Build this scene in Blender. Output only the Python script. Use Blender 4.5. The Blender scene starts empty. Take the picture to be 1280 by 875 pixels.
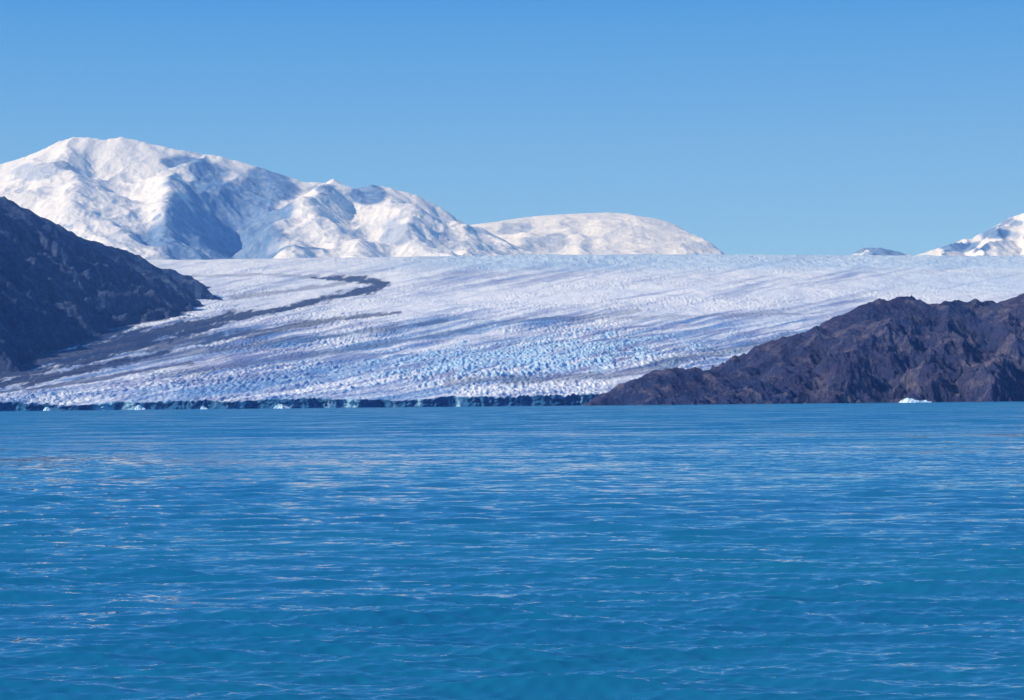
import bpy, math, numpy as np
F=3011.0; A=math.radians(0.55); PY0=504.5; CZ=5.0
scene=bpy.context.scene
scene.view_settings.view_transform='Standard'; scene.view_settings.look='None'; scene.view_settings.exposure=0

def W(px,py,Y):
    u=px-640.0; v=PY0-py
    return ((u*math.cos(A)+v*math.sin(A))/F*Y, Y, CZ+(-u*math.sin(A)+v*math.cos(A))/F*Y)
def PX(X,Y,Z):   # where a world point is measured on the survey photo (used to place debris bands)
    a=X/Y*F; b=(Z-CZ)/Y*F
    return 640+a*math.cos(A)-b*math.sin(A), PY0-(a*math.sin(A)+b*math.cos(A))

def perlin(x,y,seed=0):
    x=np.asarray(x,dtype=np.float64); y=np.asarray(y,dtype=np.float64)
    xi=np.floor(x).astype(np.int64); yi=np.floor(y).astype(np.int64)
    xf=x-xi; yf=y-yi
    def g(ix,iy,fx,fy):
        h=(ix*374761393+iy*668265263+seed*974634777)&0xffffffff
        h=((h^(h>>13))*1274126177)&0xffffffff
        h=(h^(h>>16))&0xffffffff
        a=h*(2*math.pi/4294967296.0)
        return np.cos(a)*fx+np.sin(a)*fy
    u=xf*xf*xf*(xf*(xf*6-15)+10); v=yf*yf*yf*(yf*(yf*6-15)+10)
    a=g(xi,yi,xf,yf); b=g(xi+1,yi,xf-1,yf); c=g(xi,yi+1,xf,yf-1); d=g(xi+1,yi+1,xf-1,yf-1)
    return 1.5*((a+(b-a)*u)*(1-v)+(c+(d-c)*u)*v)
def fbm(x,y,o=5,seed=0,gain=.5):
    s=0;a=1;f=1
    for i in range(o):
        s=s+a*perlin(x*f+17.3*i,y*f-9.1*i,seed+i); a*=gain; f*=2.03
    return s
def ridged(x,y,o=5,seed=0,gain=.5):
    s=0;a=1;f=1;n=0
    for i in range(o):
        s=s+a*(1-2*np.abs(perlin(x*f+7.7*i,y*f+3.1*i,seed+i))); n+=a; a*=gain; f*=2.07
    return s/n
def sstep(a,b,x):
    t=np.clip((x-a)/(b-a),0,1); return t*t*(3-2*t)
def blur(H,k):
    for ax in (0,1):
        for _ in range(2):
            P=np.concatenate([np.repeat(np.take(H,[0],ax),k+1,ax),H,np.repeat(np.take(H,[-1],ax),k,ax)],ax)
            c=np.cumsum(P,ax); n=H.shape[ax]
            H=(np.take(c,range(2*k+1,2*k+1+n),ax)-np.take(c,range(0,n),ax))/(2*k+1)
    return H

def grid(name,X,Y,Z,mat,attrs={},smooth=True,close=False):
    R,C=X.shape
    co=np.stack([X,Y,Z],-1).reshape(-1,3).astype(np.float32)
    idx=np.arange(R*C).reshape(R,C)
    if close: idx=np.concatenate([idx,idx[:,:1]],1)
    q=np.stack([idx[:-1,:-1],idx[:-1,1:],idx[1:,1:],idx[1:,:-1]],-1).reshape(-1,4)
    me=bpy.data.meshes.new(name); n=len(q)
    me.vertices.add(len(co)); me.vertices.foreach_set('co',co.ravel())
    me.loops.add(n*4); me.loops.foreach_set('vertex_index',q.ravel().astype(np.int32))
    me.polygons.add(n); me.polygons.foreach_set('loop_start',np.arange(0,n*4,4,dtype=np.int32))
    me.polygons.foreach_set('loop_total',np.full(n,4,dtype=np.int32))
    me.polygons.foreach_set('use_smooth',np.full(n,smooth,dtype=bool))
    me.update(calc_edges=True)
    for k,v in attrs.items():
        at=me.attributes.new(k,'FLOAT','POINT'); at.data.foreach_set('value',v.ravel().astype(np.float32))
    me.materials.append(mat)
    ob=bpy.data.objects.new(name,me); scene.collection.objects.link(ob); return ob

class M:
    def __init__(s,name):
        s.m=bpy.data.materials.new(name); s.m.use_nodes=True; s.t=s.m.node_tree; s.n=s.t.nodes; s.l=s.t.links
        s.b=s.n['Principled BSDF']; s.geo=s.n.new('ShaderNodeNewGeometry')
    def set(s,sock,v):
        if isinstance(v,bpy.types.NodeSocket): s.l.new(v,sock)
        else: sock.default_value=v
    def attr(s,k):
        a=s.n.new('ShaderNodeAttribute'); a.attribute_name=k; return a.outputs['Fac']
    def noise(s,scale,detail=6,rough=.6,stretch=(1,1,1),out='Fac'):
        mp=s.n.new('ShaderNodeMapping'); mp.inputs['Scale'].default_value=stretch
        s.l.new(s.geo.outputs['Position'],mp.inputs['Vector'])
        t=s.n.new('ShaderNodeTexNoise'); s.l.new(mp.outputs[0],t.inputs['Vector'])
        t.inputs['Scale'].default_value=scale; t.inputs['Detail'].default_value=detail; t.inputs['Roughness'].default_value=rough
        return t.outputs[out]
    def rng(s,v,a,b,c=0,d=1):
        r=s.n.new('ShaderNodeMapRange'); s.set(r.inputs[0],v)
        for i,x in enumerate((a,b,c,d)): r.inputs[i+1].default_value=x
        return r.outputs[0]
    def math(s,op,a,b):
        r=s.n.new('ShaderNodeMath'); r.operation=op; s.set(r.inputs[0],a); s.set(r.inputs[1],b); return r.outputs[0]
    def vmath(s,op,a,b):
        r=s.n.new('ShaderNodeVectorMath'); r.operation=op; s.set(r.inputs[0],a)
        if b is not None: s.set(r.inputs[3] if op=='SCALE' else r.inputs[1],b)
        return r.outputs[0]
    def mix(s,f,a,b):
        r=s.n.new('ShaderNodeMix'); r.data_type='RGBA'; s.set(r.inputs['Factor'],f)
        s.set(r.inputs[6],a if isinstance(a,bpy.types.NodeSocket) else (*a,1)); s.set(r.inputs[7],b if isinstance(b,bpy.types.NodeSocket) else (*b,1)); return r.outputs[2]
    def bump(s,h,dist,strength=1,prev=None):
        b=s.n.new('ShaderNodeBump'); b.inputs['Distance'].default_value=dist; b.inputs['Strength'].default_value=strength
        s.l.new(h,b.inputs['Height'])
        if prev is not None: s.l.new(prev,b.inputs['Normal'])
        return b.outputs[0]
    def nz(s):
        x=s.n.new('ShaderNodeSeparateXYZ'); s.l.new(s.geo.outputs['Normal'],x.inputs[0]); return x.outputs[2]

def snow_mat(name,rockcol,thr):
    m=M(name); n1=m.noise(.004,7,.6); n2=m.noise(.016,8,.75,(1,1,.4)); n4=m.noise(.004,6,.7,(1,1,.5))
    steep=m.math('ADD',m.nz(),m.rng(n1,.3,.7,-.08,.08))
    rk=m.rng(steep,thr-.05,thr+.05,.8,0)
    rk=m.math('MAXIMUM',rk,m.math('MULTIPLY',m.attr('rock_shade'),m.rng(n2,.40,.54,.80,1)))  # mask holds exposed rock plus blue shade painted on the massif face
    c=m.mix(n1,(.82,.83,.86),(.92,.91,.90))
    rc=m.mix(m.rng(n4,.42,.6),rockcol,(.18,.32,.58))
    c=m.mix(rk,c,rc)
    m.l.new(c,m.b.inputs['Base Color']); m.b.inputs['Roughness'].default_value=.8; m.b.inputs['Specular IOR Level'].default_value=.1
    m.l.new(m.bump(n2,26,.6),m.b.inputs['Normal'])
    return m.m
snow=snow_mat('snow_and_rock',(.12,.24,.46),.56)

def rock_mat(name,c1,c2,c3,dark):
    m=M(name); n1=m.noise(.004,8,.65); n2=m.noise(.018,8,.72); n3=m.noise(.07,6,.72,(1,1,.6))
    c=m.mix(m.rng(n1,.4,.6),c1,c2); c=m.mix(m.rng(n2,.50,.62),c,c3)
    c=m.mix(m.rng(n3,.36,.52,.5,0),c,dark)
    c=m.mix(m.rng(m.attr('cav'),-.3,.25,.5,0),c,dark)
    m.l.new(c,m.b.inputs['Base Color']); m.b.inputs['Roughness'].default_value=.9; m.b.inputs['Specular IOR Level'].default_value=.1
    m.l.new(m.bump(n3,14,.9,m.bump(n2,45,.9)),m.b.inputs['Normal'])
    return m.m
rockL=rock_mat('haze_blue_rock',(.048,.105,.275),(.082,.125,.270),(.14,.20,.34),(.020,.050,.160))  # blue of distant haze tinted into the rock colours, both hills
rockR=rock_mat('hazed_purple_brown_rock',(.050,.082,.225),(.098,.095,.200),(.24,.22,.30),(.014,.034,.130))

def terrain(name,ridges,x0,x1,y0,y1,nx,ny,mat,zmin,warp,warpL,namp,nL,seed,rock_shade_spots=[],keep=.2,gain=.5,octv=7,smooth=True,soft=0,cap=None):
    X,Y=np.meshgrid(np.linspace(x0,x1,nx),np.linspace(y0,y1,ny))
    wx=X+warp*fbm(X/warpL,Y/warpL,4,seed); wy=Y+warp*fbm(X/warpL+50,Y/warpL,4,seed+11)
    H=np.full(X.shape,-1e9); D=np.full(X.shape,1e9)
    for main,slope,pts in ridges:
        P=[W(*p) for p in pts]
        for (ax,ay,az),(bx,by,bz) in zip(P[:-1],P[1:]):
            dx,dy=bx-ax,by-ay; L2=dx*dx+dy*dy
            t0=np.clip(((X-ax)*dx+(Y-ay)*dy)/L2,0,1); d0=np.hypot(X-ax-t0*dx,Y-ay-t0*dy)
            k=np.clip(d0/(warp*3+1),0,1) if main else 1.0
            qx=X+(wx-X)*k; qy=Y+(wy-Y)*k
            t=np.clip(((qx-ax)*dx+(qy-ay)*dy)/L2,0,1); d=np.hypot(qx-ax-t*dx,qy-ay-t*dy)
            h=az+t*(bz-az)-slope*d
            s=namp*.35; e=np.clip(.5+.5*(h-H)/s,0,1); H=np.where(H<-1e8,h,H+(h-H)*e+s*e*(1-e)*(.5 if not main else 0))
            if main: D=np.minimum(D,d0)
    if cap:   # rounded shoulder: crest profile extruded along depth
        C=[W(a,b,cap[1]) for a,b in cap[0]]
        H=np.minimum(H,np.interp(X,[c[0] for c in C],[c[2] for c in C]))
    if soft:
        k=sstep(0,350,D); H=H*(1-k)+blur(H,soft)*k
    n=ridged(X/nL,Y/nL,octv,seed+31,gain)-.25
    H=H+namp*n*(keep+(1-keep)*sstep(0,namp*5,D))
    H=np.maximum(H,zmin)
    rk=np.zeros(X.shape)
    if rock_shade_spots:
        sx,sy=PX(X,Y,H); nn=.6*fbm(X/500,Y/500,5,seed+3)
        for (cx,cy,rx,ry,s) in rock_shade_spots:
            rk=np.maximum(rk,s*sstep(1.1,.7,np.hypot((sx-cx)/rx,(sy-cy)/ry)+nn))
    return grid(name,X,Y,H,mat,{'rock_shade':rk,'cav':n},smooth)

prof=[(-260,240),(-120,222),(0,205),(30,196),(55,186),(75,176),(92,171),(110,172),(130,175),(152,171),(180,178),(215,186),(245,191),(275,195),(330,211),(380,228),(405,228),(417,223),(432,234),(442,237),(465,231),(487,234),(520,244),(550,258),(572,272),(590,285),(620,302),(655,318),(700,335)]
Y0=22000
terrain('snowy_mountain',[
 (True,.66,[(a,b,Y0) for a,b in prof]),
 (False,.55,[(92,174,Y0),(75,205,21200),(100,245,20300),(140,300,19300)]),
 (False,.76,[(240,194,Y0),(217,214,21300),(203,246,20500),(190,286,19800),(172,322,19300)]),
 (False,.70,[(417,228,Y0),(395,248,21100),(372,282,20300),(350,322,19400)]),
 (False,.50,[(465,236,Y0),(500,266,20900),(545,320,19500)]),
 (False,.52,[(395,250,21100),(430,288,20200),(448,322,19500)]),
 (False,.50,[(550,262,Y0),(585,292,21000),(610,324,20000)]),
 (False,.55,[(-110,225,Y0),(-30,250,20900),(30,300,19700)]),
 (False,.55,[(10,210,Y0),(22,236,21000),(70,292,19900)]),
 ],-7200,900,18600,24500,900,620,snow,900,200,1100,115,850,5,
 [(255,236,50,48,1.),(280,288,96,60,1.),(338,240,48,28,1.),(462,241,25,12,1.),(40,214,42,12,.5),(400,236,22,9,.8),(492,292,22,18,.6),(150,300,25,12,.35),(560,300,16,12,.35)],keep=.12,gain=.48,soft=6)  # large spots on the middle face paint its blue shade over exposed rock
prof2=[(440,330),(540,292),(585,281),(620,277),(660,271),(700,268),(760,265.5),(785,267),(812,274),(832,282),(848,291),(865,305),(880,318),(900,334),(940,380),(1100,600)]
terrain('snowy_dome_mountain',[
 (True,.30,[(a,b,27000) for a,b in prof2[:14]]),
 (False,.42,[(640,280,27000),(650,298,25600),(655,325,24500)]),
 (False,.42,[(700,272,27000),(720,298,25600),(735,325,24500)]),
 (False,.42,[(785,271,27000),(800,300,25800),(820,330,24500)]),
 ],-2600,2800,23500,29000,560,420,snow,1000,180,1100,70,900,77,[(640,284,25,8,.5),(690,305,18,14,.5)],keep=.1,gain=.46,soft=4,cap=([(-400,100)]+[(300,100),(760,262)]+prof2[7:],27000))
prof3=[(1040,332),(1066,320),(1078,311),(1100,310),(1122,314),(1142,319),(1165,312),(1185,307),(1205,299),(1222,298),(1240,288),(1262,272),(1275,268),(1283,266),(1330,240),(1450,235),(1600,280)]
terrain('snowy_peak',[
 (True,.5,[(a,b,23000) for a,b in prof3]),
 (False,.7,[(1205,299,23000),(1190,310,22300),(1170,324,21500)]),
 (False,.7,[(1275,268,23000),(1250,296,22000),(1230,324,21000)]),
 (False,.7,[(1330,240,23000),(1300,290,22000),(1290,324,21000)]),
 (False,.7,[(1090,311,23000),(1085,324,22300)]),
 ],2600,8200,20500,25000,650,480,snow,1000,120,700,90,700,33,
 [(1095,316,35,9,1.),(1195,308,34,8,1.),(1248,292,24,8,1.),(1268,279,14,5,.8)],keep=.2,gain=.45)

terrain('rocky_hill',[
 (True,.66,[(-420,120,6300),(-250,170,7200),(-110,205,7900),(0,246,8600),(40,265,8800),(75,284,9000),(100,296,9150),(140,309,9300),(165,317,9500),(185,330,9700),(200,341,9850),(235,349,10100),(262,359,10300),(282,370,10500)]),
 (False,.75,[(0,246,8600),(20,300,8000),(45,360,7500),(40,420,6950)]),
 (False,.75,[(100,296,9150),(95,330,8700),(120,370,8200)]),
 (False,.75,[(-110,205,7900),(-60,300,7300),(-40,400,6600)]),
 (False,.75,[(170,320,9500),(170,355,9050)]),
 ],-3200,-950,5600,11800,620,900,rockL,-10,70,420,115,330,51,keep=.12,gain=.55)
terrain('rocky_hill',[
 (True,.42,[(738,503,4390),(760,492,4440),(790,475,4480),(820,463,4520),(845,459,4540),(868,458,4560),(885,460,4600),(905,467,4700)]),
 (True,.46,[(895,468,4720),(930,459,4800),(950,448,4850),(975,434,4900),(1000,420,4950),(1020,409,5000),(1040,402,5020),(1060,391,5050),(1085,381,5080),(1100,375,5100),(1122,373,5120),(1135,369,5150),(1150,373,5150),(1165,379,5150),(1185,374,5170),(1200,373,5200),(1220,374,5220),(1240,376,5250),(1262,378,5200),(1285,366,5200),(1400,335,5200),(1600,345,5200)]),
 (False,.60,[(1135,372,5150),(1105,415,4900),(1060,465,4650)]),
 (False,.60,[(1020,411,5000),(985,455,4750),(950,490,4560)]),
 (False,.60,[(1200,375,5200),(1185,425,4880),(1160,480,4580)]),
 (False,.60,[(1285,369,5200),(1275,430,4850),(1235,485,4560)]),
 (False,.5,[(830,462,4530),(815,490,4420)]),
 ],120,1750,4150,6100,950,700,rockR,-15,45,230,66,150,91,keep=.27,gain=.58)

# ---------- glacier
uu=np.linspace(-860,860,1600)
def yfront(u):
    px=u+640
    y=4640+np.clip(px,-300,740)*.13+np.clip(px-740,0,900)*3.0
    return y+25*fbm(u/60,u*0+3.3,4,8)
rows=520
tt=np.linspace(0,1,rows)[:,None]
yf=yfront(uu)[None,:]
YE=19500.
Yg=1/((1-tt)/yf+tt/YE)
Xg=uu[None,:]/F*Yg
def gbase(X,Y):
    t=np.clip(Y-14000,0,None)
    z=17+.087*(np.minimum(Y,14000)-4700)+.087*t-5.3e-6*t*t
    u=X/Y*F
    z*=1-.035*sstep(100,700,u)
    z+=26*fbm(X/1300,Y/1500,3,4)*sstep(4700,6500,Y)*sstep(17500,13000,Y)
    return z
Zb=gbase(Xg,Yg)
sx,sy=PX(Xg,Yg,Zb)
def curve_d(pts):
    best=np.full(sx.shape,1e9)
    for (ax,ay,aw),(bx,by,bw) in zip(pts[:-1],pts[1:]):
        dx,dy=bx-ax,by-ay; t=np.clip(((sx-ax)*dx+(sy-ay)*dy)/(dx*dx+dy*dy),0,1)
        d=np.hypot(sx-ax-t*dx,sy-ay-t*dy)/(aw+t*(bw-aw)); best=np.minimum(best,d)
    return best
wn=fbm(sx/45,(sy+.25*sx)/6,5,61)
wn2=fbm(sx/7,(sy+.25*sx)/2.5,3,62)
dirt=np.zeros(sx.shape)
for pts,s in [
  ([(-250,500,20),(-20,463,13),(40,454,14),(110,441,16),(170,425,13),(240,408,8),(300,395,4.5),(350,386,3),(400,376,3),(440,367,4),(468,362,4.5),(482,356,4)],1.2),
  ([(390,347,1.2),(430,349,2.5),(465,352,4.5),(485,355,4)],1.1),
  ([(-40,482,6),(40,475,6),(100,465,5),(150,453,3.5),(210,440,2)],1.1),
  ([(-60,494,2),(40,487,2.5),(120,474,2.5),(240,454,2)],.7),
  ([(40,424,8),(140,410,6),(200,397,4),(240,388,2)],.9),
  ([(-60,444,12),(40,438,12),(110,425,8),(150,415,5)],1.1),
  ([(150,434,9),(290,420,5),(400,403,3),(500,390,1.5)],.8),
  ([(120,455,5),(260,438,4),(420,420,3),(560,402,2)],.5),
  ([(200,470,3),(420,440,3),(640,402,3),(800,390,2)],.4),
  ([(560,480,4),(760,470,4),(900,440,4),(1000,420,3)],.5),
  ([(700,400,2),(860,396,2),(1000,392,2)],.3),
  ([(240,346,1.5),(330,343,1.5),(420,347,2)],.4),
  ([(290,372,2),(360,364,2),(440,352,2)],.5),
  ]:
    d=curve_d(pts); dirt=np.maximum(dirt,s*sstep(1.6,.5,d+.8*wn+.5*wn2))
dirt=np.clip(dirt,0,1)
fl=fbm(sx*.0022,(sy+.16*sx)*.05,5,70)
fl2=fbm(sx*.008,(sy+.2*sx)*.20,4,71)
fl3=fbm(sx*.014,(sy+.17*sx)*.5,3,72)
low=sstep(378,425,sy)
bright=sstep(1.2,.2,np.abs(sy-366+.02*(sx-640))/30)*sstep(330,600,sx)
streak=np.clip(.14+.42*low+.5*fl+.65*fl2+.5*fl3*(.3+.7*low)-.28*bright,0,1)*(.35+.65*sstep(325,345,sy))
lowright=sstep(1.2,.3,np.hypot((sx-880)/300,(sy-436)/46))
lowleft=sstep(1.2,.3,np.hypot((sx-330)/320,(sy-440)/40))
streak=np.clip(streak+.45*lowright*(.7+fl2)+.4*lowleft*(.7+fl2),0,1)
patch=np.clip(sstep(1.25,.35,np.hypot((sx-650+1.2*(sy-450))/190,(sy-449+.06*(sx-650))/22)+.9*wn),0,1)
blue=patch
streak*=1-.5*patch
topb=sstep(345,331,sy)*sstep(380,640,sx)
blue=np.maximum(blue,.75*topb)
blue=np.maximum(blue,.5*sstep(1000,1250,sx)*sstep(1.2,.4,np.abs(sy-352)/16))
blue=np.maximum(blue,.45*low*sstep(-.2,.5,fl))
patchy=sstep(-.25,.55,fbm(Xg/420,Yg/900,4,9))
amp=(1-.8*dirt)*(.20+.62*patch+.2*blue+.62*patchy-.12*bright)
amp*=1-.3*sstep(6500,10500,Yg)
sr=ridged(Xg/19,Yg/90,4,21,.6)
sr2=fbm(Xg/8,Yg/35,3,25)
rough2=fbm(Xg/160,Yg/420,4,26)
disp=((5.4*sr+3.6*sr2)*amp+5*rough2*(1-.5*dirt))
hum=ridged(Xg/75,Yg/260,4,27,.6)
Zg=Zb+disp*sstep(20500,15000,Yg)+hum*9*sstep(11500,15000,Yg)*(.4+.6*topb)
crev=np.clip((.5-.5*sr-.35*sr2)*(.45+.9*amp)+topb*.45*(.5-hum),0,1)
nr=14
ft=np.linspace(1,0.05,nr)[:,None]
topZ=Zg[0][None,:]
Xc=np.repeat(Xg[0][None,:],nr,0)
Yc=yf-3-4*ft+9*ridged(Xc/16,ft*2.2+0*Xc,4,41)*np.sin(np.pi*np.clip(ft,0,1)*.9+.1)
Zc=topZ*(1-ft)+(-3)*ft
X_=np.concatenate([Xc,Xg]);Y_=np.concatenate([Yc,Yg]);Z_=np.concatenate([Zc,Zg])
cl=np.concatenate([np.ones(Xc.shape),np.zeros(Xg.shape)])
cl[nr:nr+1]=.5
pad=lambda a,v:np.concatenate([np.full(Xc.shape,v),a])
m=M('glacier_ice')
n1=m.noise(.02,7,.7,(1,.35,1)); n2=m.noise(.09,5,.7,(1,.5,1)); n3=m.noise(.02,7,.7,(1,1,.4)); n5=m.noise(.003,5,.6)
c=m.mix(m.rng(n1,.35,.65),(.78,.82,.86),(.92,.92,.91))
sc=m.mix(m.rng(n5,.42,.58),(.17,.29,.54),(.27,.31,.49))
c=m.mix(m.attr('streak'),c,sc)
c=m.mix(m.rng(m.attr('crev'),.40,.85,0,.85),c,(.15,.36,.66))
c=m.mix(m.math('MULTIPLY',m.attr('blue'),m.rng(n1,.3,.6,.2,.8)),c,(.32,.60,.82))
c=m.mix(m.math('MULTIPLY',m.attr('dirt'),m.rng(n2,.35,.65,1,.85)),c,(.020,.040,.112))
cliff=m.mix(m.rng(n3,.52,.65),(.030,.140,.315),(.45,.75,.88))  # dark blue ice tone also carries the front's shade, painted in
c=m.mix(m.attr('cliff'),c,cliff)
m.l.new(c,m.b.inputs['Base Color']); m.b.inputs['Roughness'].default_value=.7; m.b.inputs['Specular IOR Level'].default_value=.1
m.l.new(m.bump(n2,6,.7,m.bump(n1,12,.5)),m.b.inputs['Normal'])
grid('glacier',X_,Y_,Z_,m.m,{'dirt':pad(dirt,0),'streak':pad(streak,0),'blue':pad(blue,0),'crev':pad(crev,0),'cliff':cl},smooth=True)

# ---------- icebergs
mi=M('iceberg_ice'); nn=mi.noise(.15,5,.6)
mi.l.new(mi.mix(mi.rng(nn,.4,.62),(.35,.68,.82),(.85,.9,.93)),mi.b.inputs['Base Color']); mi.b.inputs['Roughness'].default_value=.4
mi.l.new(mi.bump(nn,2,.6),mi.b.inputs['Normal'])
def berg(px,Y,w,h,seed):
    n=40; x,y=np.meshgrid(np.linspace(-1,1,n),np.linspace(-1,1,n))
    r=np.hypot(x,y*1.1); e=sstep(1,.55,r+.25*fbm(x*2+seed,y*2,3,seed))
    z=h*(e*(.35+.75*np.clip(ridged(x*1.3+seed,y*1.3,4,seed),0,1)*np.exp(-((x+.25)/.5)**2)+.15))-1.0
    X0,_,_=W(px,500,Y)
    grid('iceberg',X0+x*w/2,Y+y*w*.35,z,mi.m,{},False)
berg(1140,4150,46,8.5,3); berg(1158,4180,22,5,6)
berg(175,4480,26,9,9); berg(60,4500,20,8,12); berg(352,4470,34,9,15); berg(255,4520,16,7,19)

# ---------- lake
ang=np.concatenate([np.radians(np.linspace(-15,15,1150)),np.radians(np.linspace(15,345,160)[1:-1])])
r1=1/np.linspace(1/28.0,1/1500.,860)
r=np.concatenate([np.geomspace(.5,28,30)[:-1],r1,np.geomspace(1500,60000,60)[1:]])
Rr,An=np.meshgrid(r,ang,indexing='ij')
Xw=Rr*np.sin(An); Yw=Rr*np.cos(An); Zw=np.zeros(Xw.shape)
dr=np.gradient(r)[:,None]
rs=np.random.RandomState(4)
core=slice(0,1150)
x=Xw[:,core]; y=Yw[:,core]; z=np.zeros(x.shape); ox=np.zeros(x.shape); oy=np.zeros(x.shape)
gust=1+.4*fbm(x/14,y/22,3,90)+.3*fbm(x/60,y/120,2,95)
K=96
for i in range(K):
    lam=.22*(7.0/.22)**((i+rs.rand())/K)
    th=math.radians(-90-6+rs.randn()*24)
    k=2*math.pi/lam; kx,ky=k*math.cos(th),k*math.sin(th)
    sl=.042*(1.0 if lam<1.3 else (1.3/lam)**.55)
    a=sl/k; w=np.clip(1.7-2.2*dr/lam*.65,0,1)
    ph=kx*x+ky*y+rs.rand()*6.283
    z+=a*w*np.cos(ph); q=.8*a*w*np.sin(ph)
    ox-=q*math.cos(th); oy-=q*math.sin(th)
fade=sstep(1500,500,r)[:,None]
Zw[:,core]=z*gust*fade; Xw[:,core]+=ox*gust*fade; Yw[:,core]+=oy*gust*fade
far=sstep(60,550,Rr)
m=M('lake_water')
a4=m.noise(.02,4,.6,(.6,1,1))
c=m.mix(m.rng(a4,.35,.65),(.006,.118,.235),(.010,.155,.240))
m.l.new(c,m.b.inputs['Base Color']); m.b.inputs['Roughness'].default_value=.06; m.b.inputs['IOR'].default_value=1.36
# unresolved ripples: world-space random tilt of the facet normal
v1=m.noise(1.4,4,.72,(.65,1,1),'Color'); v2=m.noise(.05,7,.88,(.6,1,1),'Color')
d1=m.vmath('MULTIPLY',m.vmath('SUBTRACT',v1,(.5,.5,.5)),(.24,.48,0))
d2=m.vmath('MULTIPLY',m.vmath('SUBTRACT',v2,(.5,.5,.5)),(.7,1.3,0))
at=m.attr('far')
d2=m.vmath('SCALE',d2,m.rng(at,0,1,.25,1))
b=m.vmath('SCALE',(0,-1,0),m.rng(at,0,1,0.03,.15))
nrm=m.vmath('NORMALIZE',m.vmath('ADD',m.vmath('ADD',m.geo.outputs['Normal'],d1),m.vmath('ADD',d2,b)),None)
m.l.new(nrm,m.b.inputs['Normal'])
grid('lake_water',Xw,Yw,Zw,m.m,{'far':far},close=True)

# ---------- atmosphere: thin Rayleigh-like haze filling the valley
me=bpy.data.meshes.new('atmosphere_haze')
vx=[(a,b,c) for c in (-60,5000) for b in (900,30500) for a in (-14000,14000)]
me.from_pydata(vx,[],[(0,2,3,1),(4,5,7,6),(0,1,5,4),(2,6,7,3),(0,4,6,2),(1,3,7,5)])
hz=bpy.data.objects.new('atmosphere_haze',me); scene.collection.objects.link(hz)
hm=bpy.data.materials.new('haze_air'); hm.use_nodes=True; nt=hm.node_tree; nt.nodes.remove(nt.nodes['Principled BSDF'])
vs=nt.nodes.new('ShaderNodeVolumeScatter'); vs.inputs['Color'].default_value=(.20,.47,1,1); vs.inputs['Density'].default_value=2.8e-5; vs.inputs['Anisotropy'].default_value=0
nt.links.new(vs.outputs[0],nt.nodes['Material Output'].inputs['Volume']); me.materials.append(hm)

# ---------- sky, sun
s=np.array([-.78,-.32,.53]); s/=np.linalg.norm(s)
w=bpy.data.worlds.new('World'); scene.world=w; w.use_nodes=True
t=w.node_tree; bg=t.nodes['Background']; bg.inputs['Strength'].default_value=.1
sk=t.nodes.new('ShaderNodeTexSky'); sk.sky_type='NISHITA'; sk.sun_disc=False
sk.sun_elevation=math.asin(s[2]); sk.sun_rotation=math.atan2(s[0],s[1]); sk.dust_density=.2; sk.ozone_density=3; sk.air_density=.8
tc=t.nodes.new('ShaderNodeTexCoord'); sp=t.nodes.new('ShaderNodeSeparateXYZ'); t.links.new(tc.outputs['Generated'],sp.inputs[0])
cr=t.nodes.new('ShaderNodeValToRGB'); t.links.new(sp.outputs[2],cr.inputs[0])
st=[(0,(.250,.520,.95)),(.06,(.205,.475,.93)),(.17,(.018,.225,.78)),(.45,(.018,.150,.55)),(1,(.012,.08,.33))]
e=cr.color_ramp.elements
while len(e)<len(st): e.new(.5)
for el,(p,cc) in zip(e,st): el.position=p; el.color=(*cc,1)
vm=t.nodes.new('ShaderNodeVectorMath'); vm.operation='SCALE'; vm.inputs['Scale'].default_value=12.5
t.links.new(cr.outputs[0],vm.inputs[0])
mx=t.nodes.new('ShaderNodeMix'); mx.data_type='RGBA'; mx.inputs['Factor'].default_value=.93
t.links.new(sk.outputs[0],mx.inputs[6]); t.links.new(vm.outputs[0],mx.inputs[7]); t.links.new(mx.outputs[2],bg.inputs['Color'])
from mathutils import Vector
L=bpy.data.lights.new('sun','SUN'); L.energy=4.5; L.angle=math.radians(.5); L.color=(1,.965,.90)
lo=bpy.data.objects.new('sun',L); scene.collection.objects.link(lo); lo.rotation_euler=Vector(s).to_track_quat('Z','Y').to_euler(); lo.location=(0,0,500)

cam=bpy.data.cameras.new('camera'); co=bpy.data.objects.new('camera',cam); scene.collection.objects.link(co)
cam.sensor_width=36; cam.lens=F/1280*36; cam.shift_y=(PY0-437.5)/1280; cam.clip_start=.5; cam.clip_end=120000
co.location=(0,0,CZ); co.rotation_euler=(math.pi/2,A,0); scene.camera=co
